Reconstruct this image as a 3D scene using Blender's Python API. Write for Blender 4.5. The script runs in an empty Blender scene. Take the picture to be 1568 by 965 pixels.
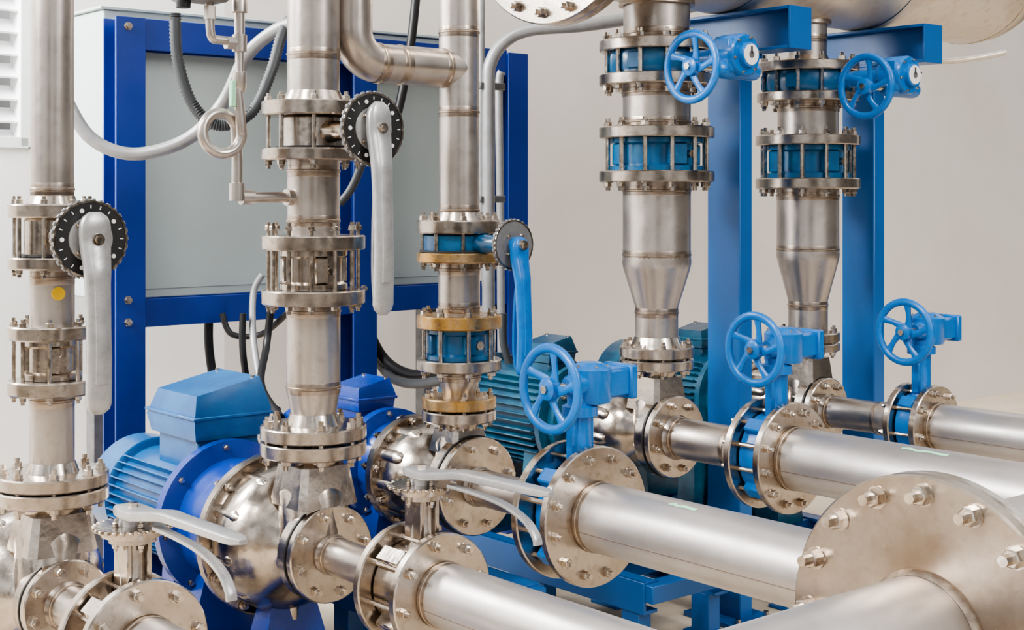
import bpy,bmesh,math,random
from mathutils import Vector as V
random.seed(3)
EYE=1.30; F=2150.0
U=V((.766,.643,0)).normalized()     # direction of the pump row
W=V((.643,-.766,0)).normalized()    # suction direction (pump -> suction header)
Z=V((0,0,1))
def site(px,py,d):                  # survey of the plant: bearing, height, distance -> metres
    return V(((px-784)*d/F,d,EYE-(py-300)*d/F))

# ------------------------------------------------------------------ materials
M={}
def newmat(name,col,metal=0.0,rough=.5,col2=None,nscale=6,lo=.4,hi=.65,bump=.0,bscale=60,rvar=.0,coat=0,spec=.5,stretch=None,emit=0,col3=None,dirt=.45):
    m=bpy.data.materials.new(name);m.use_nodes=True
    nt=m.node_tree;b=nt.nodes['Principled BSDF']
    b.inputs['Base Color'].default_value=(*col,1)
    b.inputs['Metallic'].default_value=metal
    b.inputs['Roughness'].default_value=rough
    b.inputs['Specular IOR Level'].default_value=spec
    b.inputs['Coat Weight'].default_value=coat
    b.inputs['Coat Roughness'].default_value=.15
    tc=nt.nodes.new('ShaderNodeTexCoord')
    src=tc.outputs['Object']
    if stretch:
        mp=nt.nodes.new('ShaderNodeMapping');mp.inputs['Scale'].default_value=stretch
        nt.links.new(src,mp.inputs[0]);src=mp.outputs[0]
    if col2:
        n=nt.nodes.new('ShaderNodeTexNoise');n.inputs['Scale'].default_value=nscale;n.inputs['Detail'].default_value=6;n.inputs['Roughness'].default_value=.62
        nt.links.new(src,n.inputs['Vector'])
        r=nt.nodes.new('ShaderNodeValToRGB');r.color_ramp.elements[0].position=lo;r.color_ramp.elements[1].position=hi
        r.color_ramp.elements[0].color=(*col,1);r.color_ramp.elements[1].color=(*col2,1)
        nt.links.new(n.outputs['Fac'],r.inputs[0]);out=r.outputs[0]
        if col3:   # fine speckle on top
            n2=nt.nodes.new('ShaderNodeTexNoise');n2.inputs['Scale'].default_value=nscale*9;n2.inputs['Detail'].default_value=4
            nt.links.new(src,n2.inputs['Vector'])
            r2=nt.nodes.new('ShaderNodeMapRange');r2.inputs['From Min'].default_value=.54;r2.inputs['From Max'].default_value=.78;r2.inputs['To Max'].default_value=dirt
            nt.links.new(n2.outputs['Fac'],r2.inputs[0])
            mx=nt.nodes.new('ShaderNodeMix');mx.data_type='RGBA'
            nt.links.new(r2.outputs[0],mx.inputs['Factor']);nt.links.new(out,mx.inputs['A']);mx.inputs['B'].default_value=(*col3,1)
            out=mx.outputs['Result']
        nt.links.new(out,b.inputs['Base Color'])
    if rvar:
        n=nt.nodes.new('ShaderNodeTexNoise');n.inputs['Scale'].default_value=nscale*2.3;n.inputs['Detail'].default_value=5
        nt.links.new(src,n.inputs['Vector'])
        mr=nt.nodes.new('ShaderNodeMapRange');mr.inputs['From Min'].default_value=.3;mr.inputs['From Max'].default_value=.7
        mr.inputs['To Min'].default_value=max(.02,rough-rvar);mr.inputs['To Max'].default_value=rough+rvar
        nt.links.new(n.outputs['Fac'],mr.inputs[0]);nt.links.new(mr.outputs[0],b.inputs['Roughness'])
    if bump:
        n=nt.nodes.new('ShaderNodeTexNoise');n.inputs['Scale'].default_value=bscale;n.inputs['Detail'].default_value=4
        nt.links.new(src,n.inputs['Vector'])
        bp=nt.nodes.new('ShaderNodeBump');bp.inputs['Strength'].default_value=bump;bp.inputs['Distance'].default_value=.004
        nt.links.new(n.outputs['Fac'],bp.inputs['Height']);nt.links.new(bp.outputs[0],b.inputs['Normal'])
    if emit:
        b.inputs['Emission Color'].default_value=(*col,1);b.inputs['Emission Strength'].default_value=emit
    M[name]=m;return m
newmat('pipe',(.52,.475,.44),.93,.33,(.38,.33,.29),5,.42,.76,.07,30,.07,col3=(.28,.23,.19),dirt=.4)
newmat('suct',(.60,.575,.565),.85,.38,(.50,.455,.43),3,.42,.8,.05,22,.05,col3=(.42,.37,.33),dirt=.3)
newmat('flange',(.53,.475,.42),1,.24,(.35,.285,.225),7,.42,.74,.10,40,.07,col3=(.22,.165,.12),dirt=.5)
newmat('blank',(.44,.38,.32),.95,.29,(.29,.22,.16),4.5,.38,.66,.10,25,.07,col3=(.24,.175,.13),dirt=.45)
newmat('cast',(.50,.45,.40),1,.23,(.32,.265,.215),7,.42,.74,.20,35,.07,col3=(.20,.155,.12),dirt=.5)
newmat('bolt',(.60,.54,.475),1,.22,(.34,.27,.21),30,.45,.7,0,60,.08)
newmat('weld',(.30,.235,.185),1,.35,(.50,.42,.34),40)
newmat('heat',(.36,.29,.235),1,.30,(.46,.40,.35),25)
newmat('gold',(.52,.31,.10),.85,.32,(.56,.46,.34),14,.44,.70,.1,50,.08,col3=(.22,.10,.04),dirt=.6)
newmat('tank',(.72,.65,.56),.6,.40,(.46,.33,.225),4,.50,.85,.12,12,.08,col3=(.42,.29,.19),dirt=.4)
newmat('valveblue',(.001,.145,.47),.0,.30,(.001,.10,.36),18,.5,.8,.06,45,.05,.2)
newmat('bodyblue',(.002,.080,.20),.0,.33,(.004,.15,.32),18,.5,.8,.1,45,.05,.3)
newmat('postblue',(.001,.105,.35),.0,.38,(.001,.085,.29),3,.4,.8,.05,20,.05,.2)
newmat('deepblue',(.001,.030,.25),.0,.36,(.001,.02,.17),3,.4,.8,.05,20,.05,.2)
newmat('motorblue',(.005,.088,.26),.0,.34,(.010,.135,.34),9,.45,.7,.08,40,.06,.2)
newmat('motordeep',(.001,.034,.26),.0,.30,(.002,.06,.32),7,.5,.8,.08,40,.06,.3)
newmat('motorteal',(.006,.052,.105),.0,.38,(.016,.125,.20),9,.45,.7,.1,40,.06,.3)
newmat('lever',(.46,.46,.465),.6,.34,(.35,.35,.35),16,.45,.75,.10,60,.05,col3=(.22,.22,.22),dirt=.4)
newmat('black',(.012,.012,.013),0,.42)
newmat('rubber',(.02,.02,.022),0,.6)
newmat('white',(.8,.8,.8),0,.5)
newmat('grey',(.20,.20,.21),.3,.45,(.14,.14,.14),20)
newmat('conduit',(.34,.345,.355),.3,.4,(.25,.25,.25),12,.4,.7,.1,30)
newmat('cablegrey',(.05,.055,.06),.1,.45)
newmat('cabinet',(.49,.555,.54),0,.42,(.43,.495,.485),1.5,.35,.7,.02,30)
newmat('wall',(.70,.645,.60),0,.8,(.78,.735,.695),.9,.35,.68,.12,6,0)
newmat('wall_lit',(.93,.92,.90),0,.8,(.88,.865,.845),1.5,.35,.68,.1,6,0)  # whiter copy of the wall: overexposed brightness put into its colour
newmat('floor',(.55,.45,.33),0,.75,(.72,.62,.50),2.5,.35,.7,.3,14)
newmat('louvre',(.90,.92,.92),0,.4)
newmat('green',(.34,.66,.44),0,.6)
newmat('yellow',(.8,.50,.02),0,.5)
newmat('seam',(.22,.175,.145),.5,.5)

# ------------------------------------------------------------------ mesh builder
class B:
    def __init__(s): s.v=[];s.f=[];s.m=[];s.mats=[]
    def mi(s,mat):
        if mat not in s.mats: s.mats.append(mat)
        return s.mats.index(mat)
    def add(s,vs,fs,mat):
        o=len(s.v);s.v+=[V(x) for x in vs];k=s.mi(mat)
        for f in fs: s.f.append([i+o for i in f]);s.m.append(k)
    def lathe(s,o,ax,prof,mat,seg=36,cap=True,ph=0.0):
        a=ax.normalized();ref=Z if abs(a.z)<.9 else V((1,0,0))
        e1=a.cross(ref).normalized();e2=a.cross(e1)
        prof=list(prof)
        if cap:
            if prof[0][1]>1e-6: prof=[(prof[0][0],0)]+prof
            if prof[-1][1]>1e-6: prof=prof+[(prof[-1][0],0)]
        vs=[];rings=[]
        for t,r in prof:
            if r<1e-6: rings.append([len(vs)]);vs.append(o+a*t)
            else:
                rings.append(list(range(len(vs),len(vs)+seg)))
                for i in range(seg):
                    q=2*math.pi*i/seg+ph
                    vs.append(o+a*t+e1*(r*math.cos(q))+e2*(r*math.sin(q)))
        fs=[]
        for A,C in zip(rings,rings[1:]):
            if len(A)==1 and len(C)==1: continue
            for i in range(seg):
                j=(i+1)%seg
                if len(A)==1: fs.append([A[0],C[j],C[i]])
                elif len(C)==1: fs.append([A[i],A[j],C[0]])
                else: fs.append([A[i],A[j],C[j],C[i]])
        s.add(vs,fs,mat)
    def disc(s,o,ax,t0,t1,R,mat,seg=44,c=.003):
        if t1<t0:t0,t1=t1,t0
        c=min(c,(t1-t0)*.4)
        s.lathe(o,ax,[(t0,R-c),(t0+c,R),(t1-c,R),(t1,R-c)],mat,seg)
    def bolts(s,o,ax,t0,t1,R,n,rb,ph=.2,mat='bolt',ext=.9,head=1.25):
        if t1<t0:t0,t1=t1,t0
        a=ax.normalized();ref=Z if abs(a.z)<.9 else V((1,0,0))
        e1=a.cross(ref).normalized();e2=a.cross(e1)
        for i in range(n):
            q=2*math.pi*i/n+ph
            c=o+e1*(R*math.cos(q))+e2*(R*math.sin(q))
            s.lathe(c,a,[(t0-(head+ext)*rb,rb*.58),(t1+(head+ext)*rb,rb*.58)],mat,8)
            p2=random.random()
            for (u0,sg) in((t1,1),(t0,-1)):
                s.lathe(c,a*sg,[(sg*u0,rb*1.22),(sg*u0+.15*rb,rb*1.22)],mat,14)
                s.lathe(c,a*sg,[(sg*u0+.15*rb,rb),(sg*u0+rb*(head-.15),rb),(sg*u0+rb*head,rb*.86)],mat,6,ph=p2)
    def hull(s,pts,mat):
        bm=bmesh.new()
        for p in pts: bm.verts.new(p)
        bmesh.ops.remove_doubles(bm,verts=bm.verts,dist=1e-6)
        r=bmesh.ops.convex_hull(bm,input=bm.verts)
        bmesh.ops.dissolve_limit(bm,angle_limit=.01,verts=bm.verts,edges=bm.edges)
        bm.verts.index_update()
        vs=[v.co.copy() for v in bm.verts]
        s.add(vs,[[v.index for v in f.verts] for f in bm.faces],mat);bm.free()
    def box(s,c,e,h,mat,ch=.003):
        ch=min(ch,min(h)*.4);pts=[]
        for x in(-1,1):
            for y in(-1,1):
                for z in(-1,1):
                    for k in range(3):
                        d=[h[i]-(ch if i!=k else 0) for i in range(3)]
                        pts.append(c+e[0]*(x*d[0])+e[1]*(y*d[1])+e[2]*(z*d[2]))
        s.hull(pts,mat)
    def sweep(s,pts,rx,ry,mat,ref=None,seg=12,p=2.0,closed=False):
        n=len(pts);pts=[V(q) for q in pts]
        if not hasattr(rx,'__len__'): rx=[rx]*n
        if not hasattr(ry,'__len__'): ry=[ry]*n
        vs=[];tp=None;side=None
        for i in range(n):
            if closed: t=(pts[(i+1)%n]-pts[i-1]).normalized()
            else: t=(pts[min(i+1,n-1)]-pts[max(i-1,0)]).normalized()
            if ref is not None: side=(ref-t*ref.dot(t)).normalized()
            elif side is None:
                r0=Z if abs(t.z)<.9 else V((1,0,0)); side=t.cross(r0).normalized()
            else: side=(side-t*side.dot(t)).normalized()
            up=t.cross(side)
            for k in range(seg):
                q=2*math.pi*k/seg;cx=math.cos(q);sx=math.sin(q)
                cx=math.copysign(abs(cx)**(2/p),cx);sx=math.copysign(abs(sx)**(2/p),sx)
                vs.append(pts[i]+side*(rx[i]*cx)+up*(ry[i]*sx))
        fs=[]
        for i in range(n if closed else n-1):
            j=(i+1)%n
            for k in range(seg):
                l=(k+1)%seg
                fs.append([i*seg+k,i*seg+l,j*seg+l,j*seg+k])
        if not closed:
            fs.append(list(range(seg))[::-1]);fs.append([(n-1)*seg+k for k in range(seg)])
        s.add(vs,fs,mat)
    def finish(s,name,ang=38,par=None):
        me=bpy.data.meshes.new(name)
        xs=[v.x for v in s.v];ys=[v.y for v in s.v];zs=[v.z for v in s.v]
        c=V(((min(xs)+max(xs))/2,(min(ys)+max(ys))/2,min(zs)))
        me.from_pydata([v-c for v in s.v],[],s.f)
        for m in s.mats: me.materials.append(M[m])
        me.polygons.foreach_set('material_index',s.m)
        me.update()
        bm=bmesh.new();bm.from_mesh(me);bmesh.ops.recalc_face_normals(bm,faces=bm.faces);bm.to_mesh(me);bm.free()
        me.polygons.foreach_set('use_smooth',[True]*len(me.polygons))
        me.set_sharp_from_angle(angle=math.radians(ang))
        ob=bpy.data.objects.new(name,me);ob.location=c
        bpy.context.scene.collection.objects.link(ob)
        if par: ob.parent=par
        return ob
def smooth(pts,sub=8,closed=False):
    P=[V(p) for p in pts];n=len(P);out=[]
    rng=range(n if closed else n-1)
    for i in rng:
        if closed:a,b,c,d=P[i-1],P[i],P[(i+1)%n],P[(i+2)%n]
        else:a,b,c,d=P[max(i-1,0)],P[i],P[i+1],P[min(i+2,n-1)]
        for k in range(sub):
            t=k/sub
            out.append(.5*((2*b)+(c-a)*t+(2*a-5*b+4*c-d)*t*t+(3*b-a-3*c+d)*t**3))
    if not closed: out.append(P[-1])
    return out
def lerp_prof(pr,f):
    for (a,x),(b,y) in zip(pr,pr[1:]):
        if f<=b: return x+(y-x)*(f-a)/(b-a)
    return pr[-1][1]

# ------------------------------------------------------------------ pump row
def ground(px):   # pumps stand on one line
    c=(px-784)/F
    d=3.7585/(1-.839*c)
    return V((c*d,d,0)),d/F
PX=dict(p1=80,p2=480,p3=703,p4=1005.5,p5=1237)
G={k:ground(x) for k,x in PX.items()}
AX=dict(p1=EYE-.843,p2=EYE-.843,p3=EYE-.742,p4=EYE-.697,p5=EYE-.690)

def weldring(b,o,ax,t,r):
    b.lathe(o,ax,[(t-.014,r),(t-.012,r+.0004),(t+.012,r+.0004),(t+.014,r)],'heat',40,cap=False)
    b.lathe(o,ax,[(t-.004,r),(t-.002,r+.0022),(t+.002,r+.0022),(t+.004,r)],'weld',40,cap=False)

def riser(key,parts,name='stainless_riser_pipe'):
    o,k=G[key];z=lambda y:EYE-(y-300)*k
    b=B()
    for p in parts:
        if p[0]=='pipe':
            b.lathe(o,Z,[(z(y),r*k) for y,r in reversed(p[1])],'pipe',48)
        elif p[0]=='fl':
            b.disc(o,Z,z(p[2]),z(p[1]),p[3]*k,p[4] if len(p)>4 else 'flange',52,.003)
        elif p[0]=='hub':
            b.lathe(o,Z,[(z(y),r*k) for y,r in reversed(p[1])],'flange',48)
        elif p[0]=='w': weldring(b,o,Z,z(p[1]),p[2]*k)
        elif p[0]=='b': b.bolts(o,Z,z(p[2]),z(p[1]),p[3]*k,p[4],p[5]*k,ph=p[6] if len(p)>6 else .3)
        elif p[0]=='f': p[1](b,o,k,z)
    return b.finish(name)

riser('p1',[('pipe',[(-60,32),(312,32)]),('w',290,32),('w',303,32),
 ('hub',[(300,33),(312,38)]),('fl',312,333,66),('fl',393,411,66),('b',312,411,56,8,5.5,.1),
 ('pipe',[(411,33),(497,33)]),('w',425,33),
 ('fl',497,518,66),('fl',580,602,66),('b',497,602,56,8,5.5,.25),
 ('pipe',[(602,33),(722,33)]),('hub',[(706,34),(722,40)]),('w',612,33),
 ('fl',722,742,84),('b',722,766,71,8,7,.35)])
riser('p2',[('pipe',[(-60,40),(156,40)]),('w',84,40),('hub',[(140,41),(156,48)]),
 ('fl',156,178,79),('fl',228,246,79),('b',156,246,68,8,6,.15),
 ('pipe',[(246,40),(360,40)]),('w',262,40),('w',338,40),
 ('fl',360,382,79),('fl',443,465,79),('b',352,465,68,12,5.5,.1),
 ('pipe',[(465,41),(590,41),(600,40),(640,33),(650,33)]),('w',476,41),('w',592,41),
 ('hub',[(632,36),(650,42)]),('fl',650,670,81),('b',650,694,70,8,7,.3)])
def branch(b,o,k,z):
    zc=z(106);r=29*k
    L=.330;R=.075
    pts=[o+Z*zc-U*(.02),o+Z*zc-U*(L-R)]
    for i in range(1,10):
        q=math.pi/2*i/9
        pts.append(o+Z*(zc+R*(1-math.cos(q)))-U*(L-R+R*math.sin(q)))
    pts.append(o+Z*(zc+.5)-U*L)
    b.sweep(pts,r,r,'pipe',seg=36)
    for t in(.055,.19,L-R): 
        weldring(b,o+Z*zc,-U,t,r)
    b.lathe(o+Z*zc,-U,[(.0,r*1.05),(.05,r*1.02)],'pipe',36)
riser('p3',[('pipe',[(-60,31),(336,31)]),('w',50,31),('w',172,31),('w',322,31),('f',branch),
 ('hub',[(325,32),(337,37)]),('fl',337,357,65),('fl',386,401,65,'gold'),('b',337,401,55,8,5.5,.15),
 ('pipe',[(401,32),(482,32)]),('w',412,32),('w',470,32),
 ('fl',482,502,65,'gold'),('fl',549,566,65),('b',482,566,55,8,5.5,.3),
 ('pipe',[(566,33),(578,33),(600,26),(607,26)]),('w',575,33),
 ('fl',607,624,57,'gold'),('b',607,643,48,8,5,.2)])
riser('p4',[('pipe',[(0,51),(64,51)]),('w',52,51),('fl',63,80,88),('fl',115,132,88),('b',63,132,77,12,6,.1),
 ('pipe',[(132,52),(195,52)]),('w',142,52),('w',187,52),
 ('fl',195,212,88),('fl',262,279,88),('b',195,279,77,12,6,.2),
 ('pipe',[(279,52),(392,52),(402,53),(412,51),(470,33),(482,33),(530,33)]),('w',292,52),('w',390,52),('w',478,33),
 ('hub',[(515,34),(530,40)]),('fl',530,546,57),('b',530,564,49,8,5,.1)])
riser('p5',[('pipe',[(25,29),(98,29)]),('hub',[(86,30),(98,36)]),('w',60,29),('fl',97,111,77),('fl',143,157,77),('b',97,157,68,12,5.4,.1),
 ('pipe',[(157,46),(208,46)]),('w',166,46),
 ('fl',208,223,79),('fl',273,289,79),('b',208,289,69,12,5.4,.2),
 ('pipe',[(289,47),(382,47),(390,48),(400,46),(460,30),(470,30),(508,30)]),('w',300,47),('w',382,47),('w',467,30),
 ('fl',508,522,48),('b',508,536,41,8,4.4,.1)])

# ---------------------------------------------------------------- valves on risers
def dial(b,c,n,R,face='black'):
    b.disc(c,n,-.006,.004,R,'grey',48,.002)
    b.lathe(c,n,[(.004,R*.93),(.006,R*.93),(.006,R*.0)],face,48)
    b.lathe(c,n,[(.004,R*.60),(.008,R*.58)],'lever' if face=='black' else 'grey',40)
    e1=n.cross(Z).normalized();e2=n.cross(e1)
    for i in range(20):
        if face!='black': break
        q=2*math.pi*i/20;d=(e1*math.cos(q)+e2*math.sin(q));tt=n.cross(d)
        if i%4==0:
            b.lathe(c+d*R*.76,n,[(.006,R*.06),(.0075,R*.055)],'white',12)
        else:
            b.box(c+n*.0065+d*R*.83,(d,tt,n),(R*.045,R*.012,.0012),'white',.0003)
    b.lathe(c,n,[(.004,R*.995),(.007,R*.995),(.007,R*.94),(.004,R*.94)],'bolt',48,cap=False)
    for i in range(30):
        q=2*math.pi*i/30;d=(e1*math.cos(q)+e2*math.sin(q));tt=n.cross(d)
        b.box(c+d*R,(d,tt,n),(.003,R*.05,.004),'grey',.0006)

def lever_valve_riser(key,y0,y1,rb,t,L,R,bodymat,levmat,face,hubup,hw):
    o,k=G[key];z=lambda y:EYE-(y-300)*k
    b=B();za,zb=z(y1),z(y0);zc=(za+zb)/2
    g=.0012
    b.lathe(o,Z,[(za+g,rb*k*.93),(za+.006,rb*k),(zb-.006,rb*k),(zb-g,rb*k*.93)],bodymat,44)
    b.lathe(o,Z,[(za+g,rb*k*1.12),(za+.006,rb*k*1.12)],'rubber',44)
    c=o+Z*zc
    b.lathe(c,W,[(rb*k*.8,.030),(rb*k+.02,.024),(t-.02,.017),(t-.018,.03),(t-.006,.03)],bodymat,24)
    b.box(c+W*(t-.03),(U,Z,W),(.030,.03,.006),bodymat)
    dial(b,c+W*t,W,R,face)
    b.bolts(c+W*t,W,-.02,.008,R*.5,4,.004,ph=.78)
    b.lathe(c+W*t,W,[(.004,.02),(.024,.02)],levmat,20)
    top=c+W*(t+.026)+Z*hubup
    n=40;pts=[];rx=[];ry=[]
    wp=[(0,.35),(.012,.62),(.03,.84),(.06,.98),(.10,1.0),(.17,.97),(.26,.88),(.36,.80),(.6,.76),(.85,.80),(.95,.80),(.98,.68),(1,.35)]
    hp=[(0,.004),(.02,.010),(.06,.013),(.95,.013),(.99,.010),(1,.004)]
    bend=[(0,0),(.15,.0),(.3,.012),(.7,.020),(1,.016)]
    for i in range(n):
        f=i/(n-1)
        pts.append(top-Z*(L*f)+W*lerp_prof(bend,f))
        rx.append(hw*lerp_prof(wp,f));ry.append(lerp_prof(hp,f))
    b.sweep(pts,rx,ry,levmat,ref=U,seg=20,p=3.2)
    b.sweep([p+W*.0125 for p in pts[5:34]],[.5*r for r in rx[5:34]],.004,levmat,ref=U,seg=10,p=3)
    b.lathe(c+W*t,W,[(.03,.014),(.046,.012)],'bolt',20)
    b.lathe(c+W*t,W,[(.044,.008),(.050,.008)],'bolt',6)
    q=[top-Z*(L*.35)-W*.004,top-Z*(L*.55)-W*.012,top-Z*(L*.8)-W*.014,top-Z*(L*.93)-W*.008]
    b.sweep(smooth(q,5),.010,.005,levmat,ref=U,seg=10,p=3)
    return b.finish('lever_butterfly_valve')
lever_valve_riser('p1',333,393,42,.190,.400,.078,'cast','lever','black',.055,.032)
lever_valve_riser('p2',178,228,50,.248,.478,.083,'cast','lever','black',.06,.031)
lever_valve_riser('p3',357,386,54,.216,.345,.062,'bodyblue','valveblue','grey',.02,.026)

def check_valve(key,y0,y1,rb,mat,rim=None):
    o,k=G[key];z=lambda y:EYE-(y-300)*k
    b=B();za,zb=z(y1)+.001,z(y0)-.001;h=zb-za
    b.lathe(o,Z,[(za,rb*k*1.08),(za+h*.14,rb*k*1.08),(za+h*.2,rb*k*.92),(za+h*.8,rb*k*.92),(za+h*.86,rb*k*1.08),(zb,rb*k*1.08)],mat,44)
    for i in range(4):
        q=i*math.pi/2+.4;d=V((math.cos(q),math.sin(q),0));t=d.cross(Z)
        b.box(o+Z*((za+zb)/2)+d*(rb*k*.95),(t,d,Z),(rb*k*.22,rb*k*.10,h*.32),mat)
    b.lathe(o+Z*(za+zb)/2,W,[(rb*k*.8,.012),(rb*k*1.12,.012)],'bolt',6)
    return b.finish('wafer_check_valve')
check_valve('p1',518,580,40,'cast')
check_valve('p2',382,443,48,'cast')
check_valve('p3',502,549,47,'bodyblue')
check_valve('p4',212,262,66,'bodyblue')
check_valve('p5',223,273,60,'bodyblue')

def handwheel(b,c,n,R,mat='valveblue'):
    e1=n.cross(Z).normalized();e2=n.cross(e1)
    pts=[c+(e1*math.cos(2*math.pi*i/48)+e2*math.sin(2*math.pi*i/48))*R*.91 for i in range(48)]
    b.sweep(pts,R*.085,R*.115,mat,ref=n,seg=12,closed=True,p=2.2)
    b.lathe(c,n,[(-.014,R*.22),(-.006,R*.27),(.012,R*.25),(.016,R*.16)],mat,24)
    b.lathe(c,n,[(.014,R*.10),(.022,R*.10)],'bolt',6)
    for i in range(5):
        a=2*math.pi*i/5+.5;pp=[];rr=[]
        for j in range(9):
            f=j/8;q=a+.42*math.sin(f*math.pi*.5)-.1
            pp.append(c+(e1*math.cos(q)+e2*math.sin(q))*R*(.16+.74*f)-n*.004*(1-f))
            rr.append(R*(.15-.065*math.sin(f*math.pi)))
        b.sweep(pp,R*.05,rr,mat,ref=n,seg=10,p=2.4)

def gear_head(b,c,stem,R,sh,off,mat='valveblue',boxc=None):
    side=U
    third=stem.cross(side).normalized()
    bc=c+side*(boxc or 0)
    b.box(bc,(side,stem,third),(.058,.034,.050),mat,.008)
    b.lathe(bc,stem,[(-.046,.05),(-.034,.060),(.034,.060),(.042,.054)],mat,32)
    b.bolts(bc,stem,-.036,.040,.050,6,.0045,ph=.2,mat='bolt')
    b.lathe(bc,stem,[(.04,.036),(.056,.034),(.058,.030)],mat,28)
    b.lathe(bc,stem,[(.058,.029),(.060,.029)],'white',28)
    b.lathe(bc,stem,[(.060,.010),(.0615,.010)],'grey',16)
    b.box(bc+stem*.061+third*.012,(side,stem,third),(.003,.001,.010),'black',.0004)
    s0=bc+off
    b.lathe(s0,-side,[(-.075,.022),(-.07,.026),(.055,.026),(.075,.020),(.08,.016)],mat,24)
    b.lathe(s0,-side,[(.08,.009),(sh,.009)],'bolt',16)
    b.lathe(s0,side,[(.07,.024),(.082,.024),(.088,.012)],mat,20)
    for i in range(4):
        q=i*math.pi/2+.78
        p=s0+side*.084+(stem*math.cos(q)+third*math.sin(q))*.018
        b.lathe(p,side,[(0,.004),(.004,.004)],'bolt',6)
    handwheel(b,s0-side*sh,-side,R,mat)

def gear_valve_riser(key,y0,y1,rb,t,sh):
    o,k=G[key];z=lambda y:EYE-(y-300)*k
    b=B();za,zb=z(y1)+.001,z(y0)-.001;zc=(za+zb)/2;h=zb-za
    b.lathe(o,Z,[(za,rb*k*.97),(za+h*.2,rb*k),(zb-h*.2,rb*k),(zb,rb*k*.97)],'bodyblue',48)
    for i in range(5):
        q=i*2*math.pi/5+.4;d=V((math.cos(q),math.sin(q),0));tt=d.cross(Z)
        b.box(o+Z*zc+d*(rb*k*.98),(tt,d,Z),(.022,.012,h*.36),'bodyblue')
    c=o+Z*zc
    b.lathe(c,W,[(rb*k*.85,.034),(rb*k+.02,.026),(t-.06,.026),(t-.058,.042),(t-.04,.042)],'valveblue',24)
    gear_head(b,c+W*t,W,.098,sh,-Z*.040)
    return b.finish('gear_operated_butterfly_valve')
gear_valve_riser('p4',80,115,74,.30,.175)
gear_valve_riser('p5',111,143,66,.345,.165)

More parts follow.
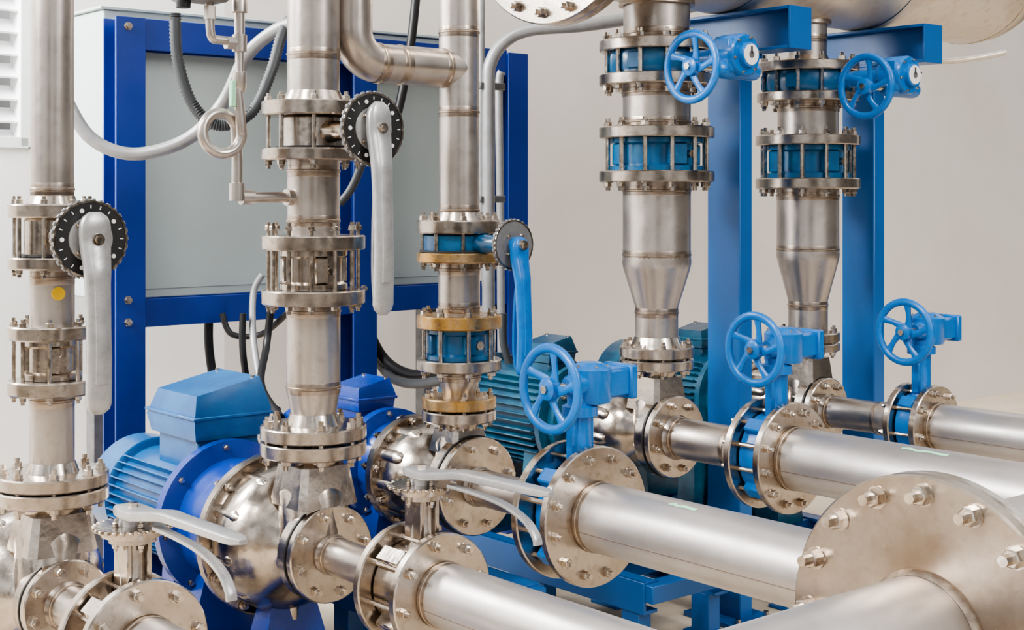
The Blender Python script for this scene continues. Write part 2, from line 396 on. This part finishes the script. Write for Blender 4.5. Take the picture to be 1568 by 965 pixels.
# ---------------------------------------------------------------- suction side
def suction(key,r0,Rf,tf1,tf2,rp,Rv,t_end,nb=8,kind='gear',gz=.30,gu=0.0,wr=.098):
    """short reducer piece + flange ; butterfly valve ; long pipe with flange"""
    o=G[key][0]+Z*AX[key]
    th=.022
    b=B()
    t0=.083
    b.disc(o,W,t0-.022,t0,Rf,'flange')
    b.lathe(o,W,[(t0,r0*1.12),(t0+.012,r0),(tf1-.085,r0),(tf1-.03,rp*.93),(tf1,rp*.96)],'pipe',44)
    weldring(b,o,W,t0+.016,r0);weldring(b,o,W,tf1-.085,r0);weldring(b,o,W,tf1-.026,rp*.93)
    b.disc(o,W,tf1,tf1+th,Rv,'flange')
    b.finish('suction_reducer_pipe')
    v=B();g=.001
    m2='valveblue' if kind=='gear' else 'cast'
    a0=tf1+th+g;a1=tf2-g;tc=(a0+a1)/2
    v.lathe(o,W,[(a0,rp*1.15),(a0+.004,rp*1.36),(a1-.004,rp*1.36),(a1,rp*1.15)],m2,44)
    for i in range(4):
        q=i*math.pi/2+.78;d=U*math.cos(q)+Z*math.sin(q);tt=d.cross(W)
        v.box(o+W*tc+d*(Rv*.74),(tt,d,W),(.02,.022,(a1-a0)*.38),m2,.004)
    c=o+W*tc
    if kind=='gear':
        v.lathe(c,Z,[(rp*1.1,.038),(rp*1.4,.028),(gz-.075,.026),(gz-.072,.042),(gz-.05,.042),(gz-.045,.03),(gz-.03,.03)],m2,24)
        v.box(c+Z*(gz-.12),(U,W,Z),(.034,.014,.07),m2,.004)
        bc=c+Z*gz+U*(.055+gu)
        v.box(bc,(U,W,Z),(.062,.042,.034),m2,.007)
        v.lathe(c+Z*gz+U*(.02+gu),Z,[(-.044,.048),(-.036,.052),(.034,.052),(.040,.046),(.048,.03),(.050,.027)],m2,30)
        v.bolts(c+Z*gz+U*(.02+gu),Z,-.036,.038,.042,6,.004,ph=.3)
        v.box(bc+U*.065,(U,W,Z),(.012,.05,.040),m2,.004)
        for i in(-1,1):
            for j in(-1,1): v.lathe(bc+U*.077+W*(.036*i)+Z*(.027*j),U,[(0,.005),(.005,.005)],'bolt',6)
        sc=c+Z*gz+W*.012
        v.lathe(sc,-U,[(-.02-gu,.026),(.045,.026),(.055,.018)],m2,22)
        v.lathe(sc,-U,[(.05,.009),(.1,.009)],'bolt',16)
        handwheel(v,sc-U*.104,-U,wr,m2)
    else:
        v.lathe(c,Z,[(rp*1.1,.040),(rp*1.5,.026),(.19,.024),(.192,.045),(.205,.045)],m2,24)
        for sgn in(-1,1):
            v.box(c+Z*.14+U*(.02*sgn),(U,W,Z),(.005,.03,.06),m2,.002)
        nn=28;zt=.218
        v.lathe(c,Z,[(.205,.06),(zt-.002,.064),(zt+.005,.064)],'flange',36)
        for i in range(nn):
            q=2*math.pi*i/nn;d=V((math.cos(q),math.sin(q),0))
            v.box(c+Z*(zt+.0015)+d*.067,(d,d.cross(Z),Z),(.008,.0042,.0035),'flange',.001)
        v.bolts(c,Z,.19,zt+.006,.035,4,.006,ph=.7)
        zt+=.022
        v.lathe(c,Z,[(.215,.026),(zt+.010,.026),(zt+.016,.018)],'lever',24)
        v.lathe(c,Z,[(zt+.014,.010),(zt+.024,.010)],'bolt',6)
        n=24;pts=[];rx=[];ry=[]
        wp=[(0,.012),(.02,.020),(.06,.028),(.16,.031),(.30,.025),(.5,.019),(.9,.019),(.98,.016),(1,.008)]
        for i in range(n):
            f=i/(n-1)
            pts.append(c+W*(-.055+.475*f)+Z*(zt+.006+.022*lerp_prof([(0,0),(.2,0),(.42,.8),(1,1)],f)))
            rx.append(lerp_prof(wp,f));ry.append(lerp_prof([(0,.006),(.05,.011),(.3,.010),(.95,.008),(1,.004)],f))
        v.sweep(pts,rx,ry,'lever',ref=U,seg=16,p=4.5)
        q=[c+W*.10+Z*(zt-.006),c+W*.19+Z*(zt-.008),c+W*.28+Z*(zt-.016),c+W*.345+Z*(zt-.036),c+W*.375+Z*(zt-.062),c+W*.38+Z*(zt-.078)]
        v.sweep(smooth(q,6),.010,.0045,'lever',ref=U,seg=12,p=4)
    v.finish('gear_operated_butterfly_valve' if kind=='gear' else 'lever_butterfly_valve')
    p=B()
    p.disc(o,W,tf2,tf2+th,Rv,'flange',60)
    p.bolts(o,W,tf1,tf2+th,Rv*.83,nb,.0105,ph=.2)
    p.lathe(o,W,[(tf2+th-.002,rp*1.0),(tf2+th+.002,rp),(t_end,rp)],'suct',56)
    weldring(p,o,W,tf2+th+.006,rp)
    a=.25
    p.box(o+W*((tf2+t_end)/2)-U*(rp*math.cos(a))-Z*(rp*math.sin(a)),(W,(U*math.cos(a)+Z*math.sin(a)),(U*-math.sin(a)+Z*math.cos(a))),((t_end-tf2)/2-.04,.0008,.0012),'seam',.0002)
    return p,o,rp,tf2+th
TH=1.525
hz=EYE-.74
def mark(p,o,t0,t1,r):      # faint chalked length of green on the pipe crown
    vs=[];fs=[];n=6;m=8
    for i in range(n+1):
        for j in range(m+1):
            t=t0+(t1-t0)*i/n;q=1.20+(.07+.07*abs(math.sin(i*1.7)))*j/m+.03*math.sin(i*2.1)
            vs.append(o+W*t-U*(math.cos(q)*(r+.0006))*1+Z*(math.sin(q)*(r+.0006)))
    for i in range(n):
        for j in range(m):
            a=i*(m+1)+j;fs.append([a,a+1,a+m+2,a+m+1])
    p.add(vs,fs,'green')
p,o,r,t=suction('p1',.045,.093,.330,.425,.062,.128,1.42,kind='lever');p.finish('suction_pipe')
p,o,r,t=suction('p2',.043,.114,.360,.492,.068,.128,1.40,kind='lever');p.finish('suction_pipe')
p,o,r,t=suction('p3',.046,.125,.400,.500,.080,.162,1.345,nb=12,gu=.012,wr=.103);mark(p,o,t+.25,t+.33,r);p.finish('suction_pipe')
p,o,r,t=suction('p4',.058,.118,.385,.485,.083,.148,1.345,nb=12,gz=.292,gu=.01);mark(p,o,t+.35,t+.48,r);p.finish('suction_pipe')
p,o,r,t=suction('p5',.050,.105,.370,.460,.069,.122,1.345,nb=8,gz=.286,gu=.01);p.finish('suction_pipe')

# suction header with blank reducing flange
h=B()
hc=G['p3'][0]+W*TH-U*.194;hc.z=hz
h.disc(hc,-U,-.020,.010,.272,'blank',96,.004)
h.disc(hc,-U,-.046,-.022,.272,'flange',96,.004)
h.bolts(hc,-U,-.046,.010,.240,16,.0165,ph=.0,ext=1.3)
h.lathe(hc,U,[(.046,.215),(.06,.185),(2.3,.185),(2.36,.15),(2.4,0)],'suct',72)
h.lathe(hc,-U,[(.008,.106),(1.25,.106)],'suct',64)
h.lathe(hc,-U,[(.009,.116),(.016,.114),(.024,.1065)],'weld',64,cap=False)
h.finish('suction_header_pipe')

# ---------------------------------------------------------------- pumps
def pump(key,R,Rn,yn0,yn1,Rs,mm,mc,sc=1.0,rm=.135,tbs=1.0,ada=None,base='motordeep',tad=-.40,tback=.15,tside=0.0,bt=.14):
    g,k=G[key];z=lambda y:EYE-(y-300)*k
    o=g+Z*AX[key];b=B()
    zf0,zf1=z(yn1),z(yn0)
    b.disc(g,Z,zf0,zf1,Rn*k,'flange',48)
    rn=Rn*k*.52
    zc=AX[key]+R*.70
    b.lathe(g,Z,[(AX[key],rn*1.3),(zc,rn*1.25),(zc+.02,rn*1.05),(zf0-.018,rn*.98),(zf0,rn*1.12)],'cast',36)
    b.hull([g+U*(a*rn*x)+W*(c*rn*y)+Z*(zf0-.022) for a in(-1,1) for c in(-1,1) for x,y in((1,.8),(.8,1))]+[g+U*(a*rn*1.25*x)+W*(c*rn*1.2*y)+Z*(AX[key]+R*.55) for a in(-1,1) for c in(-1,1) for x,y in((1,.8),(.8,1))],'cast')
    b.disc(o,W,-.215,-.185,R,'cast',64,.004)
    b.lathe(o,W,[(-.185,R*.84),(-.17,R*.89),(-.12,R*.885),(-.09,R*.83),(-.06,R*.73),(-.04,R*.62),(-.02,R*.48),(.0,R*.42),(.035,R*.42)],'cast',64)
    nb=10
    for i in range(nb):
        q=2*math.pi*i/nb+.15;d=U*math.cos(q)+Z*math.sin(q)
        b.lathe(o+d*(R*.78),W,[(-.187,.022),(-.125,.023),(-.108,.021),(-.096,.014),(-.092,0)],'cast',20)
    b.bolts(o,W,-.225,-.183,R*.92,nb,.0095,ph=.45)
    b.lathe(o,W,[(.020,Rs*.9),(.024,Rs),(.052,Rs),(.055,Rs*.97)],'cast',48)
    b.lathe(o,W,[(.055,Rs*1.02),(.0605,Rs*1.02)],'black',48)
    b.bolts(o,W,.022,.083,Rs*.80,8,.0105,ph=.25)
    b.lathe(o-Z*R*.6-W*.1,-Z,[(0,.018),(R*.35,.018)],'cast',12)
    Ra=ada or R*1.03
    b.lathe(o,W,[(tad-.03,Ra*.6),(tad-.03,Ra),(tad,Ra),(tad+.01,Ra*.78),(-.26,Ra*.74),(-.225,Ra*.86),(-.215,Ra*.86)],mc,64)
    b.bolts(o,W,tad-.03,tad,Ra*.92,8,.008,ph=.1,mat='bolt')
    m0=tad-.03;m1=m0-.42*sc
    b.lathe(o,W,[(m1,rm*.97),(m1+.02,rm),(m0-.03,rm),(m0-.02,rm*1.15),(m0,rm*1.15)],mm,48)
    nf=44
    for i in range(nf):
        q=2*math.pi*i/nf
        d=U*math.cos(q)+Z*math.sin(q)
        if d.z>.82: continue
        b.box(o+W*((m0+m1)/2-.01)+d*(rm+.008),(W,d,W.cross(d)),(.18*sc,.014,.0022),mm,.0008)
    b.lathe(o,W,[(m1-.13*sc,rm*.75),(m1-.12*sc,rm*1.0),(m1-.10*sc,rm*1.13),(m1+.02,rm*1.17),(m1+.024,rm*1.13)],mm,48)
    for i in range(5):
        b.lathe(o,W,[(m1-.134*sc,rm*(.15+.12*i)),(m1-.137*sc,rm*(.17+.12*i)),(m1-.134*sc,rm*(.19+.12*i))],mm,32,cap=False)
    s=tbs
    tb=m0-tback*sc;zt=rm*.85;hx,hy=.105*s,.130*s
    c=o+W*tb+U*tside
    b.box(c+Z*(zt+.04*s),(U,W,Z),(hx*.8,hy*.8,.045*s),mm,.006)
    lo=zt+.08*s;pts=[]
    pts+=[c+U*(a*hx*.92)+W*(d*hy*.92)+Z*lo for a in(-1,1) for d in(-1,1)]
    pts+=[c+U*(a*hx)+W*(d*hy)+Z*(lo+(.055+.012*a)*s) for a in(-1,1) for d in(-1,1)]
    pts+=[c+U*(a*hx*.82)+W*(d*hy*.80)+Z*(lo+(.125+.018*a)*s) for a in(-1,1) for d in(-1,1)]
    b.hull(pts,mm)
    b.box(c+Z*(lo+.055*s),(U,W,Z),(hx+.004,hy+.004,.004),mm,.0015)
    for i in(-1,1):
        b.lathe(c+Z*(zt+.045*s)+W*(.04*i),U,[(hx*.7,.018),(hx*.8+.03,.018),(hx*.8+.034,.012)],'black',14)
        for j in(-1,1): b.lathe(c+U*(i*hx*.7)+W*(j*hy*.7)+Z*(lo+(.125+.018*i)*s-.006),Z,[(0,.006),(.008,.006)],'bolt',8)
    b.lathe(o+W*(m0-.33*sc)+Z*rm,Z,[(0,.012),(.02,.012)],mm,10)
    for tt in(m0-.08,m1+.06):
        b.hull([o+W*(tt+a*.03)+U*(c*rm*.9)-Z*(rm*.6) for a in(-1,1) for c in(-1,1)]+[V((0,0,bt))+V((o.x,o.y,0))+W*(tt+a*.04)+U*(c*rm*1.0) for a in(-1,1) for c in(-1,1)],mc)
    b.hull([o+W*(tad+.01+a*.04)+U*(c*R*.5)-Z*(R*.6) for a in(-1,1) for c in(-1,1)]+[V((o.x,o.y,bt))+W*(tad+.01+a*.06)+U*(c*R*.8) for a in(-1,1) for c in(-1,1)],mc)
    b.hull([o+W*(-.12+a*.03)+U*(c*R*.3)-Z*(R*.7) for a in(-1,1) for c in(-1,1)]+[V((o.x,o.y,bt))+W*(-.12+a*.05)+U*(c*R*.5) for a in(-1,1) for c in(-1,1)],mc)
    gg=V((o.x,o.y,0))
    L0,L1=m1-.05,.12;hw=.17;ch=min(.09,bt)
    for sgn in(-1,1):
        cc=gg+U*(sgn*hw)+W*((L0+L1)/2)
        b.box(cc+Z*(bt-ch/2),(W,U,Z),((L1-L0)/2,.005,ch/2),base,.001)
        b.box(cc+Z*(bt-.005)+U*(-sgn*.025),(W,U,Z),((L1-L0)/2,.025,.005),base,.001)
        b.box(cc+Z*(bt-ch+.005)+U*(-sgn*.025),(W,U,Z),((L1-L0)/2,.025,.005),base,.001)
        for tt in(L0+.06,(L0+L1)/2,L1-.06):
            b.box(gg+U*(sgn*(hw-.025))+W*tt+Z*((bt-ch)/2),(W,U,Z),(.035,.025,(bt-ch)/2),base,.002)
            b.box(gg+U*(sgn*(hw-.015))+W*tt+Z*.005,(W,U,Z),(.06,.045,.005),base,.002)
    for tt in(L0,(L0+L1)/2,-.12,L1):
        b.box(gg+W*tt+Z*(bt-.03),(W,U,Z),(.03,hw,.025),base,.002)
    return b.finish('centrifugal_pump')
pump('p1',.185,84,745,766,.093,'motorblue','motordeep',ada=.2,tback=.30,tbs=.7,bt=.16)
pump('p2',.200,81,674,695,.114,'motorblue','motordeep',ada=.205,tbs=1.08,tside=.028,bt=.16)
pump('p3',.150,57,627,643,.125,'motordeep','motordeep',ada=.155,rm=.11,sc=.8,tad=-.30,tbs=.60,bt=.29,base='postblue')
pump('p4',.140,57,549,564,.118,'motorteal','motorteal',ada=.14,rm=.150,tad=-.30,tbs=.55,base='postblue',bt=.22)
pump('p5',.130,48,524,536,.105,'motorteal','motorteal',ada=.13,rm=.140,tad=-.30,tbs=.55,base='postblue',bt=.22)

# ---------------------------------------------------------------- discharge tank
tk=B()
tz=EYE+.845;TR=.285
tc=G['p4'][0]+Z*tz
s5=(G['p5'][0]-G['p4'][0]).length
prof=[(-.37,TR*.96),(-.36,TR)]
endt=s5+.93
prof+=[(endt,TR)]
for i in range(1,13):
    q=math.pi/2*i/12;prof.append((endt+.27*math.sin(q),TR*math.cos(q)))
tk.lathe(tc,U,prof,'tank',80)
tk.disc(tc,U,-.415,-.385,.374,'flange',80,.004)
tk.disc(tc,U,-.382,-.352,.374,'flange',80,.004)
tk.bolts(tc,U,-.415,-.352,.34,20,.015,ph=.1)
for t in(.28,s5+.28,endt): tk.lathe(tc,U,[(t-.003,TR+.0003),(t,TR+.0018),(t+.003,TR+.0003)],'weld',80,cap=False)
for key,r in(('p4',51),('p5',29)):
    g,k=G[key]
    zz=tz-TR
    tk.lathe(g,Z,[(zz-.004,r*k+.014),(zz+.05,r*k+.012)],'weld',40)
tk.finish('discharge_header_tank')

def post(key,s):
    g,k=G[key];c=g+U*s;b=B()
    zt=tz-TR-.004
    def ibeam(c0,ax,side,up,L,hgt,w,mat,tf=.009,tw=.007):
        b.box(c0+up*(hgt/2-tf/2),(ax,side,up),(L/2,w/2,tf/2),mat,.001)
        b.box(c0-up*(hgt/2-tf/2),(ax,side,up),(L/2,w/2,tf/2),mat,.001)
        b.box(c0,(ax,side,up),(L/2,tw/2,hgt/2-tf),mat,.001)
    hb=.125
    ibeam(c+Z*(zt-hb/2)+W*.02,W,U,Z,.50,hb,.10,'postblue')
    b.box(c+Z*(zt-hb/2)+W*.27,(W,U,Z),(.004,.05,hb/2),'postblue',.001)
    b.box(c+Z*((zt-hb)/2),(W,U,Z),(.066,.030,(zt-hb)/2),'postblue',.004)
    b.box(c+Z*.008,(W,U,Z),(.11,.09,.008),'postblue',.002)
    b.box(c+Z*(zt-hb-.006),(W,U,Z),(.09,.05,.006),'postblue',.002)
    for i in(-1,1):
        for j in(-1,1): b.lathe(c+W*(.09*i)+U*(.065*j),Z,[(.016,.009),(.03,.009)],'bolt',6)
    b.finish('tank_support_post')
post('p4',.321);post('p5',.297)

# ---------------------------------------------------------------- panel frame + cabinet
fr=B();fb=G['p2'][0]-W*1.35
def hbeam(b,p0,p1,side,depth,w,d,mat,tf=.010,tw=.008):
    ax=(p1-p0);L=ax.length;ax.normalize();c=(p0+p1)/2
    b.box(c+depth*(d/2-tf/2),(ax,side,depth),(L/2,w/2,tf/2),mat,.0015)
    b.box(c-depth*(d/2-tf/2),(ax,side,depth),(L/2,w/2,tf/2),mat,.0015)
    b.box(c,(ax,side,depth),(L/2,tw/2,d/2-tf),mat,.0015)
zt=EYE+.567
for s,zz in((.137,zt),(1.029,zt-.02),(1.745,zt-.01)):
    p=fb+U*s
    hbeam(fr,p,p+Z*zz,U,W,.10,.10,'deepblue')
    fr.box(p+Z*.006,(U,W,Z),(.09,.09,.006),'deepblue',.001)
for zz,hh in((zt-.05,.10),(EYE-.375,.09)):
    a=fb+U*.187+Z*zz;c=fb+U*1.695+Z*zz
    hbeam(fr,a,c,Z,W,hh,.08,'deepblue')
for s,zz in((.137,zt-.03),(.137,EYE-.33),(.137,EYE-.40),(1.029,EYE-.33)):
    fr.lathe(fb+U*(s-.01)+Z*zz+W*.05,W,[(0,.014),(.002,.014),(.002,.010),(.014,.010)],'bolt',6)
fr.finish('cabinet_support_frame')
cb=B()
s0,s1=.09,1.56;z0,z1=EYE-.335,EYE+.60;dep=.24
cc=fb-W*(.056+dep/2)+U*((s0+s1)/2)
cb.box(cc+Z*((z0+z1)/2),(U,W,Z),((s1-s0)/2,dep/2,(z1-z0)/2),'cabinet',.006)
cb.box(cc+Z*((z0+z1)/2)+W*(dep/2+.0015),(U,W,Z),((s1-s0)/2-.03,.0025,(z1-z0)/2-.03),'cabinet',.002)
cb.box(cc+Z*(z1+.004),(U,W,Z),((s1-s0)/2+.012,dep/2+.012,.005),'cabinet',.002)
for sg in(-1,1):
    cb.box(cc+Z*((z0)*.5+.0)+U*(sg*((s1-s0)/2-.06))-W*.05,(U,W,Z),(.03,.03,z0/2),'grey',.003)
cb.finish('control_cabinet')

# ---------------------------------------------------------------- conduits and cables
def cable(name,pts,r,mat,ribs=False,sub=8):
    b=B();P=smooth(pts,sub)
    if ribs:
        Q=[];R=[]
        P=smooth(pts,26)
        for i,p in enumerate(P): Q.append(p);R.append(r*(1.0 if i%2 else .80))
        b.sweep(Q,R,R,mat,seg=14)
    else: b.sweep(P,r,r,mat,seg=14)
    return b.finish(name,80)
cable('flexible_conduit',[site(60,60,3.9),site(100,150,3.9),site(140,212,3.9),site(205,236,3.9),site(285,214,3.9),site(340,160,3.88),site(378,85,3.85),site(425,45,3.8),site(470,30,3.75)],.0185,'conduit')
cable('black_flexible_conduit',[site(268,20,3.7),site(272,90,3.7),site(295,160,3.7),site(335,192,3.7),site(385,172,3.72),site(415,110,3.75),site(435,45,3.78),site(470,0,3.8)],.0165,'cablegrey',True)
cable('power_cable',[site(640,-40,4.9),site(630,60,4.9),site(612,160,4.9),site(590,230,4.9)],.016,'black')
cable('power_cable',[site(560,235,3.95),site(540,285,3.95),site(520,312,3.95)],.012,'cablegrey')
cable('power_cable',[site(320,480,4.7),site(320,530,4.7),site(328,590,4.7),site(340,660,4.7)],.015,'black')
cable('power_cable',[site(340,480,4.6),site(355,512,4.6),site(400,512,4.6),site(440,480,4.5)],.010,'black')
cable('power_cable',[site(372,480,4.5),site(372,540,4.5),site(385,600,4.5),site(425,628,4.2)],.011,'black')
cable('power_cable',[site(415,470,4.5),site(408,530,4.5),site(400,590,4.3),site(430,640,4.1)],.012,'black')
cable('power_cable',[site(402,420,4.55),site(388,450,4.55),site(388,520,4.5),site(398,585,4.4)],.011,'conduit')
cable('power_cable',[site(545,440,5.25),site(562,500,5.2),site(588,550,5.1),site(625,573,5.0),site(665,572,4.9),site(690,560,4.8)],.020,'black')
cable('power_cable',[site(548,500,5.25),site(575,548,5.2),site(602,580,5.0),site(640,588,4.8),site(690,580,4.6)],.017,'cablegrey')
cable('rigid_conduit',[site(748,560,4.7),site(748,330,4.7),site(748,140,4.7),site(752,95,4.7),site(775,62,4.7),site(815,45,4.7),site(900,38,4.7),site(1010,20,4.75),site(1100,0,4.8)],.022,'conduit')
cable('rigid_conduit',[site(768,580,4.85),site(766,330,4.85),site(764,140,4.85),site(768,110,4.85)],.014,'conduit')
cable('rigid_conduit',[site(755,620,4.9),site(738,330,4.9),site(737,100,4.9),site(737,-40,4.9)],.013,'conduit')
jb=B()
for y in(132,305):
    jb.box(site(752,y,4.72),(U,W,Z),(.055,.012,.012),'grey',.003)
jb.finish('conduit_clamp')
cable('power_cable',[site(770,480,4.6),site(772,530,4.6),site(790,575,4.6),site(820,590,4.6)],.013,'cablegrey')
cable('wall_hook_pipe',[site(1428,94,5.6),site(1460,93,5.6),site(1500,88,5.6),site(1540,80,5.6)],.012,'tank')

g,k=G['p2'];sg=B()
zc=EYE-.003
def on(s,dz): return g+Z*(zc+dz)-U*s
S=.205;r=.0125
pts=[on(.05,0),on(.10,0),on(S-.03,0),on(S-.012,.004),on(S-.003,.014),on(S,.03),on(S,.09)]
sg.sweep(smooth(pts,5),r,r,'pipe',seg=16)
sg.lathe(on(S-.0,0)+Z*.02,Z,[(-.03,.0),(-.028,.018),(.012,.018),(.014,.014)],'pipe',18)
sg.lathe(on(0,0),-U,[(.05,.02),(.075,.02)],'pipe',18)
sg.lathe(on(0,0),-U,[(S-.04,.0175),(S-.01,.0175)],'pipe',18)
Rl=.046;cx=S+.048;cz=.145
loop=[on(S,.09),on(S+.001,.12)]
for i in range(2,29):
    q=-.15+2*math.pi*(i/28)*1.06
    loop.append(on(cx-Rl*math.cos(q),cz+Rl*math.sin(q)*1.0)+W*(.026*(i/28)))
loop+=[on(S+.012,.235)+W*.026,on(S+.012,.25)+W*.026]
sg.sweep(smooth(loop,3),r,r,'pipe',seg=16)
base=on(S+.008,0)+W*.026
sg.lathe(base,Z,[(.24,.012),(.25,.016),(.285,.016),(.287,.010),(.33,.010),(.332,.017),(.37,.017),(.372,.012),(.42,.012),(.422,.018),(.45,.018),(.47,.009),(.62,.009)],'pipe',18)
sg.box(base+U*-.018+Z*.235,(U,W,Z),(.006,.008,.03),'green',.002)
sg.sweep(smooth([base+Z*.355,base+Z*.355-U*.05,base+Z*.36-U*.07,base+Z*.40-U*.075,base+Z*.44-U*.075],5),.010,.010,'pipe',seg=14)
sg.lathe(base+Z*.35-U*0,-U,[(.012,.015),(.035,.015)],'pipe',6)
sg.lathe(base+Z*.40-U*.075,Z,[(0,.014),(.03,.014)],'pipe',6)
sg.box(base+Z*.455-U*.1,(U,W,Z),(.055,.04,.018),'grey',.006)
sg.lathe(base+Z*.47-U*.1,Z,[(0,.03),(.1,.03),(.105,.02)],'grey',24)
sg.lathe(base+Z*.42-U*.14,Z,[(0,.016),(.025,.018)],'black',16)
sg.finish('siphon_pressure_transmitter')

o,k=G['p1'];st=B()
d=(W*.86+U*-.1).normalized()
st.lathe(o+d*(33*k-.001)+Z*(EYE-(448-300)*k),d,[(0,.014),(.003,.014)],'yellow',20)
st.finish('yellow_pipe_label')

# ---------------------------------------------------------------- room
fl=B()
c0=G['p3'][0]
fl.box(c0-Z*.05,(U,W,Z),(7,6,.05),'floor',.001)
fl.finish('floor')
wl=B()
ws=G['p2'][0]-W*2.1
def wpt(s,z):return ws+U*s+Z*z
def wpan(s0,s1,z0,z1,mat='wall'):
    wl.box((wpt(s0,z0)+wpt(s1,z1))/2-W*.06,(U,W,Z),(abs(s1-s0)/2,.06,(z1-z0)/2),mat,.0005)
wpan(.9,8,0,4);wpan(.13,.9,0,4,'wall_lit');wpan(-4,-1.5,0,4,'wall_lit');wpan(-1.5,.13,0,EYE+.17,'wall_lit');wpan(-1.5,.13,EYE+1.5,4,'wall_lit')
wl.finish('wall_back')
lv=B()
for i in range(16):
    zz=EYE+.21+.08*i
    tilt=(W*.8+Z*-.6).normalized();up=tilt.cross(U)
    lv.box(wpt(-.685,zz)-W*.05,(U,tilt,up),(.77,.045,.004),'louvre',.001)
for s in(-1.475,.105): lv.box(wpt(s,EYE+.83)-W*.04,(U,W,Z),(.022,.05,.655),'louvre',.003)
for zz in(EYE+.19,EYE+1.475): lv.box(wpt(-.685,zz)-W*.04,(U,W,Z),(.80,.05,.02),'louvre',.003)
lv.finish('window_1')

# ---------------------------------------------------------------- light
w=bpy.data.worlds.new('World');bpy.context.scene.world=w;w.use_nodes=True
nt=w.node_tree;bg=nt.nodes['Background']
tc=nt.nodes.new('ShaderNodeTexCoord');sx=nt.nodes.new('ShaderNodeSeparateXYZ')
nt.links.new(tc.outputs['Generated'],sx.inputs[0])
rp=nt.nodes.new('ShaderNodeValToRGB');el=rp.color_ramp.elements
mr=nt.nodes.new('ShaderNodeMapRange');mr.inputs['From Min'].default_value=-1;nt.links.new(sx.outputs['Z'],mr.inputs[0])
nt.links.new(mr.outputs[0],rp.inputs[0])
el[0].position=0.0;el[0].color=(.06,.05,.045,1)
el[1].position=1.0;el[1].color=(1.1,1.1,1.1,1)
for p,c in((.45,(.09,.08,.07,1)),(.51,(.28,.27,.26,1)),(.60,(1.0,1.0,1.01,1)),(.70,(.55,.56,.57,1)),(.82,(1.3,1.3,1.3,1))):
    e=el.new(p);e.color=c
mp=nt.nodes.new('ShaderNodeMapping');mp.inputs['Scale'].default_value=(2.6,2.6,.8);mp.inputs['Location'].default_value=(3.1,.4,.2)
nt.links.new(tc.outputs['Generated'],mp.inputs[0])
nz=nt.nodes.new('ShaderNodeTexNoise');nz.inputs['Scale'].default_value=1.4;nz.inputs['Detail'].default_value=2.5
nt.links.new(mp.outputs[0],nz.inputs['Vector'])
m2=nt.nodes.new('ShaderNodeMapRange');m2.interpolation_type='SMOOTHSTEP'
m2.inputs['From Min'].default_value=.42;m2.inputs['From Max'].default_value=.60;m2.inputs['To Min'].default_value=.12;m2.inputs['To Max'].default_value=1.7
nt.links.new(nz.outputs['Fac'],m2.inputs[0])
vm=nt.nodes.new('ShaderNodeVectorMath');vm.operation='SCALE'
nt.links.new(rp.outputs[0],vm.inputs[0]);nt.links.new(m2.outputs[0],vm.inputs['Scale'])
nt.links.new(vm.outputs[0],bg.inputs[0])
bg.inputs[1].default_value=1.1
def area(loc,target,sx_,sy,power,col=(1,1,1)):  # added area lights for speculars and fill, not real fittings
    L=bpy.data.lights.new('fill_light','AREA');L.shape='RECTANGLE';L.size=sx_;L.size_y=sy;L.energy=power;L.color=col
    o=bpy.data.objects.new('fill_light',L);o.location=loc
    o.rotation_euler=(V(target)-V(loc)).to_track_quat('-Z','Y').to_euler()
    bpy.context.scene.collection.objects.link(o)
area((-4.2,1.5,3.6),(0,4,.8),1.6,1.8,320,(1,.985,.965))
area((3.5,.5,4.2),(.6,4,.8),.8,3,150,(1,.97,.94))
area((-2.6,4.0,2.6),(-2.0,5.3,1.2),1.0,1.0,120,(1,1,1))  # extra light added to brighten the left wall
S_=bpy.data.lights.new('sun','SUN');S_.energy=1.6;S_.angle=math.radians(8);S_.color=(1,.96,.92)
so=bpy.data.objects.new('sun',S_);so.rotation_euler=(V((.55,.75,-1.0))).to_track_quat('-Z','Y').to_euler();so.location=(0,0,6)
bpy.context.scene.collection.objects.link(so)
try:
    bpy.context.scene.view_settings.look='AgX - Medium High Contrast'
except Exception as e: print(e)

cam=bpy.data.cameras.new('camera');co=bpy.data.objects.new('camera',cam)
bpy.context.scene.collection.objects.link(co)
co.location=(0,0,EYE);co.rotation_euler=(math.pi/2,0,0)
cam.sensor_width=36;cam.lens=36*F/1568;cam.shift_y=-(482.5-300)/1568
cam.clip_start=.05
bpy.context.scene.camera=co
